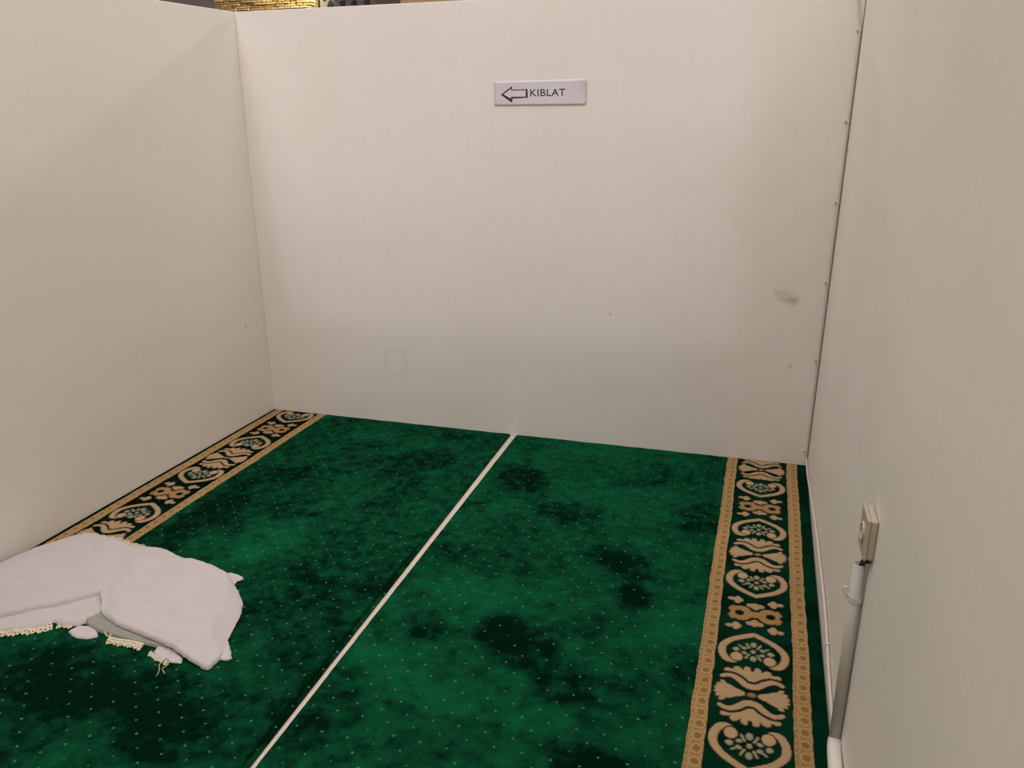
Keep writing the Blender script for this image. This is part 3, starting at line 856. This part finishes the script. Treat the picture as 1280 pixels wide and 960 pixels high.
child(robe_a, 'upper_fold', sheet('upper_fold', A_up, 0.017, 0.008, lambda x, y: GZ + 0.0075, [
    ([(0.12, -1.45), (0.33, -1.46)], 0.004, 0.03), ([(0.05, -1.70), (0.26, -1.50), (0.42, -1.44)], -0.004, 0.012), ([(0.02, -1.60), (0.15, -1.42)], 0.006, 0.02), ([(0.30, -1.60), (0.47, -1.47)], 0.005, 0.014), ([(0.18, -1.33), (0.30, -1.42), (0.45, -1.44)], -0.003, 0.008)], m_cloth, seed=4), m_cloth)
soli(child(robe_a, 'lace_hem', lace_mesh('lace_hem', [(0.20, -1.84), (0.262, -1.765), (0.315, -1.742), (0.372, -1.712), (0.395, -1.690)], 0.040, 0.006, 3, -1), m_lace))
soli(child(robe_a, 'lace_hem', lace_mesh('lace_hem', [(0.415, -1.680), (0.440, -1.676), (0.462, -1.672)], 0.030, 0.006, 5, -1), m_lace))

# --- robe folded on top of it to the right
robe_b = empty('prayer_robe', (0.65, -1.50, GZ), 'white cotton robe folded in a wide flat bundle, right of the robe touching the wall', 'garment', 'white prayer robes on the left carpet')


def baseB(x, y):                            # climbs over the other robe on its left side
    t = min(1, max(0, (0.53 - x) / 0.08)); t = t * t * (3 - 2 * t)
    u = min(1, max(0, (0.93 - x) / 0.14)); u = u * u * (3 - 2 * u)
    return GZ + 0.0008 + 0.0112 * u + 0.0100 * t * min(1, max(0, (y + 1.64) / 0.05))


B_main = [(0.330, -1.318), (0.425, -1.302), (0.500, -1.316), (0.593, -1.328), (0.660, -1.342), (0.722, -1.366), (0.748, -1.392), (0.800, -1.432), (0.848, -1.480), (0.872, -1.525), (0.884, -1.570), (0.903, -1.629), (0.920, -1.662), (0.934, -1.702), (0.930, -1.748), (0.861, -1.730), (0.787, -1.706), (0.720, -1.692), (0.655, -1.680), (0.590, -1.668), (0.540, -1.650), (0.500, -1.628), (0.476, -1.596), (0.440, -1.565), (0.405, -1.500), (0.360, -1.400)]
child(robe_b, 'top_fold', sheet('top_fold', B_main, 0.011, lambda x, y: 0.005 + 0.06 * np.clip((x - 0.74) / 0.12, 0, 1) * np.clip((y + 1.68) / 0.05, 0, 1) + 0.10 * np.clip((0.56 - x) / 0.12, 0, 1) * np.clip((y + 1.66) / 0.05, 0, 1), baseB, [
    ([(0.37, -1.36), (0.52, -1.50), (0.56, -1.64)], 0.004, 0.02), ([(0.50, -1.46), (0.70, -1.44), (0.86, -1.50)], 0.003, 0.03),
    ([(0.62, -1.60), (0.80, -1.64)], -0.003, 0.02), ([(0.45, -1.545), (0.475, -1.575), (0.50, -1.625)], -0.010, 0.006),
    ([(0.60, -1.38), (0.75, -1.50), (0.88, -1.66)], 0.004, 0.02), ([(0.56, -1.56), (0.72, -1.58)], 0.004, 0.010), ([(0.52, -1.36), (0.60, -1.45), (0.78, -1.47)], -0.003, 0.006), ([(0.70, -1.69), (0.76, -1.62), (0.90, -1.60)], -0.0035, 0.007), ([(0.50, -1.60), (0.66, -1.655), (0.80, -1.69)], -0.004, 0.006)], m_cloth, seed=9, mound=([(0.52, -1.44), (0.70, -1.50), (0.80, -1.58)], 0.011, 0.09)), m_cloth)
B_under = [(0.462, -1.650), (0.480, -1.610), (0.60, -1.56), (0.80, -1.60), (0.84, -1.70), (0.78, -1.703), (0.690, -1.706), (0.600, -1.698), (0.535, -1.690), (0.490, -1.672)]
tag(child(robe_b, 'under_fold', sheet('under_fold', B_under, 0.0095, 0.004, lambda x, y: GZ, [([(0.50, -1.67), (0.72, -1.695)], -0.003, 0.004)], m_cloth_shaded, res=0.004, seed=12), m_cloth_shaded), 'shaded greyish under layer')
B_scrap = [(0.470, -1.713), (0.478, -1.685), (0.505, -1.678), (0.545, -1.690), (0.566, -1.712), (0.545, -1.728), (0.505, -1.729)]
child(robe_b, 'loose_corner', sheet('loose_corner', B_scrap, 0.005, 0.004, lambda x, y: GZ, [], m_cloth, res=0.004, seed=15), m_cloth)
B_tab = [(0.740, -1.690), (0.772, -1.688), (0.838, -1.722), (0.850, -1.742), (0.815, -1.746), (0.775, -1.738), (0.750, -1.722)]
child(robe_b, 'folded_tab', sheet('folded_tab', B_tab, 0.004, 0.003, lambda x, y: GZ, [([(0.79, -1.69), (0.80, -1.74)], -0.003, 0.004)], m_cloth, res=0.004, seed=17), m_cloth)
B_ear = [(0.700, -1.345), (0.735, -1.345), (0.757, -1.352), (0.772, -1.362), (0.758, -1.380), (0.762, -1.400), (0.735, -1.400)]
child(robe_b, 'loose_corner', sheet('loose_corner', B_ear, 0.005, 0.004, lambda x, y: GZ + 0.004, [], m_cloth, res=0.004, seed=19), m_cloth)
B_ear2 = [(0.885, -1.640), (0.905, -1.628), (0.925, -1.650), (0.958, -1.688), (0.952, -1.700), (0.925, -1.700)]
child(robe_b, 'loose_corner', sheet('loose_corner', B_ear2, 0.004, 0.003, lambda x, y: GZ, [], m_cloth, res=0.004, seed=21), m_cloth)
soli(child(robe_b, 'lace_hem', lace_mesh('lace_hem', [(0.120, -1.298), (0.22, -1.300), (0.34, -1.318), (0.44, -1.326)], 0.040, 0.024, 7, 1), m_lace))
soli(child(robe_b, 'lace_hem', lace_mesh('lace_hem', [(0.600, -1.706), (0.650, -1.704), (0.710, -1.706)], 0.022, 0.008, 9, -1), m_lace))
soli(child(robe_b, 'lace_hem', lace_mesh('lace_hem', [(0.742, -1.722), (0.785, -1.740), (0.820, -1.746)], 0.012, 0.006, 11, -1), m_lace))
for k, L in enumerate(([(0.60, -1.70, 0.012), (0.605, -1.715, 0.008), (0.625, -1.722, 0.004), (0.650, -1.716, 0.004), (0.675, -1.722, 0.004)],
                       [(0.575, -1.696, 0.012), (0.59, -1.706, 0.009), (0.600, -1.702, 0.006)],
                       [(0.810, -1.742, 0.010), (0.822, -1.756, 0.006), (0.818, -1.772, 0.004), (0.835, -1.785, 0.0035)],
                       [(0.806, -1.742, 0.010), (0.800, -1.760, 0.005), (0.812, -1.776, 0.004), (0.822, -1.795, 0.0035)])):
    child(robe_b, 'loose_thread', tube_mesh('loose_thread', spline(L, 5), 0.0016, 6), m_thread if k > 1 else m_lace)

# ------------------------------------------------------------------ hall things seen over the partition
# stone-clad pillar: ledge stones one by one where they show, the rest joined
m_stone, nt, b = mat('golden_ledge_stone', (0.45, 0.32, 0.13), 0.8)
oi = nt.nodes.new('ShaderNodeObjectInfo')
v = coords(nt)
c = mixc(nt, oi.outputs['Random'], (0.22, 0.140, 0.055), (0.42, 0.31, 0.15))
c = mixc(nt, math_(nt, 'MULTIPLY', noise_(nt, v, 25, 3), 0.5), c, (0.30, 0.20, 0.08))
nt.links.new(c, b.inputs['Base Color'])
m_mortar = mat('dark_mortar', (0.08, 0.055, 0.03), 0.95)[0]
PY = 2.2; PX0, PX1 = -1.655, -0.892
pil = empty('stone_pillar', ((PX0 + PX1) / 2, PY + 0.3, FZ), 'golden ledge-stone pillar seen over the back wall near the left corner', 'pillar')
child(pil, 'core', box_mesh('core', (PX0 + 0.02, PY + 0.03, FZ), (PX1 - 0.02, PY + 0.6, 4.5)), m_mortar)
rh = 0.0160


def stones(z0, z1):
    out = []; k = int(z0 / rh)
    while k * rh < z1:
        x = PX0 + (0 if k % 2 else -0.0) + random.uniform(-0.012, 0.012); x_end = PX1 + (0.018 if (k // 2) % 2 else 0.0)
        while x < x_end - 0.012:
            L = random.uniform(0.042, 0.072); L = min(L, x_end - x)
            out.append((x, k * rh, L - 0.004, random.uniform(0.0, 0.010))); x += L
        k += 1
    return out


base_me = box_mesh('stone', (0, 0, 0), (1, 1, 1), 0.06, 1)
for (x, z, L, pr) in stones(2.02, 2.24):
    o = link('stone', base_me, m_stone, pil); o.matrix_parent_inverse = Matrix.Translation(pil.location).inverted()
    o.location = (x, PY - pr, z); o.scale = (L, 0.045, rh - 0.003)
bm = bmesh.new()
for z0, z1 in ((0.0, 2.0), (2.255, 3.3)):
    for (x, z, L, pr) in stones(z0, z1): box(bm, (x, PY - pr, z), (x + L, PY + 0.045, z + rh - 0.003))
o = child(pil, 'stone', bm_mesh('stone_rest', bm), m_stone); o['kind'] = 'stuff'
sl = bpy.data.lights.new('pillar_spotlight', 'SPOT'); sl.energy = 120; sl.color = (1, 0.86, 0.52); sl.spot_size = math.radians(70); sl.spot_blend = 0.8; sl.shadow_soft_size = 0.03
so = bpy.data.objects.new('pillar_spotlight', sl); COL.objects.link(so); so.location = (-0.60, 2.02, 2.42)
so.rotation_euler = (Vector((-1.15, PY, 2.05)) - so.location).to_track_quat('-Z', 'Y').to_euler()

m_grey = mat('grey_board_paint', (0.11, 0.10, 0.108), 0.7)[0]
brd = empty('spotted_board', (-0.66, 2.3, FZ), 'grey display board with black spots, right of the golden stone pillar', 'board')
child(brd, 'board_panel', box_mesh('board_panel', (-0.88, 2.30, FZ), (-0.43, 2.33, 2.9), 0.002), m_grey)
bm = bmesh.new()
ptsd = [(0.023 * (1 + 0.22 * math.sin(3 * t)) * math.cos(t), 0.023 * (1 + 0.22 * math.sin(3 * t + 1)) * math.sin(t)) for t in [2 * math.pi * k / 18 for k in range(18)]]
f0 = [bm.verts.new((x, 0, z)) for x, z in ptsd]; f1 = [bm.verts.new((x * 0.9, -0.006, z * 0.9)) for x, z in ptsd]
bm.faces.new(f1)
for k in range(18): bm.faces.new((f0[k], f0[(k + 1) % 18], f1[(k + 1) % 18], f1[k]))
spot = bm_mesh('black_spot', bm)
for j in range(12):
    for i in range(5):
        x = -0.835 + i * 0.088 + (0.044 if j % 2 else 0); z = 1.95 + j * 0.047
        if x > -0.46: continue
        o = link('black_spot', spot, m_dark, brd); o.matrix_parent_inverse = Matrix.Translation(brd.location).inverted()
        o.location = (x + random.uniform(-0.008, 0.008), 2.3, z); o.rotation_euler.y = random.uniform(0, 6.28)

m_brown, nt, b = mat('dark_stained_wood', (0.10, 0.06, 0.03), 0.6)
nt.links.new(mixc(nt, noise_(nt, coords(nt, (14, 14, 1)), 4, 3), (0.13, 0.08, 0.035), (0.03, 0.015, 0.008)), b.inputs['Base Color'])
o = link('wooden_post', box_mesh('wooden_post', (-0.426, 2.25, FZ), (-0.256, 2.42, 3.0), 0.004), m_brown)
tag(o, 'dark brown wooden post between the spotted grey board and the tan panel', 'post')
m_tan, nt, b = mat('tan_plywood', (0.42, 0.29, 0.16), 0.7)
nt.links.new(mixc(nt, noise_(nt, coords(nt, (2, 2, 12)), 3, 3), (0.50, 0.35, 0.20), (0.34, 0.22, 0.11)), b.inputs['Base Color'])
o = link('tan_panel', box_mesh('tan_panel', (-0.252, 2.24, FZ), (0.60, 2.28, 3.0), 0.003), m_tan)
tag(o, 'tan plywood panel standing behind the back wall, right of the dark post', 'panel')
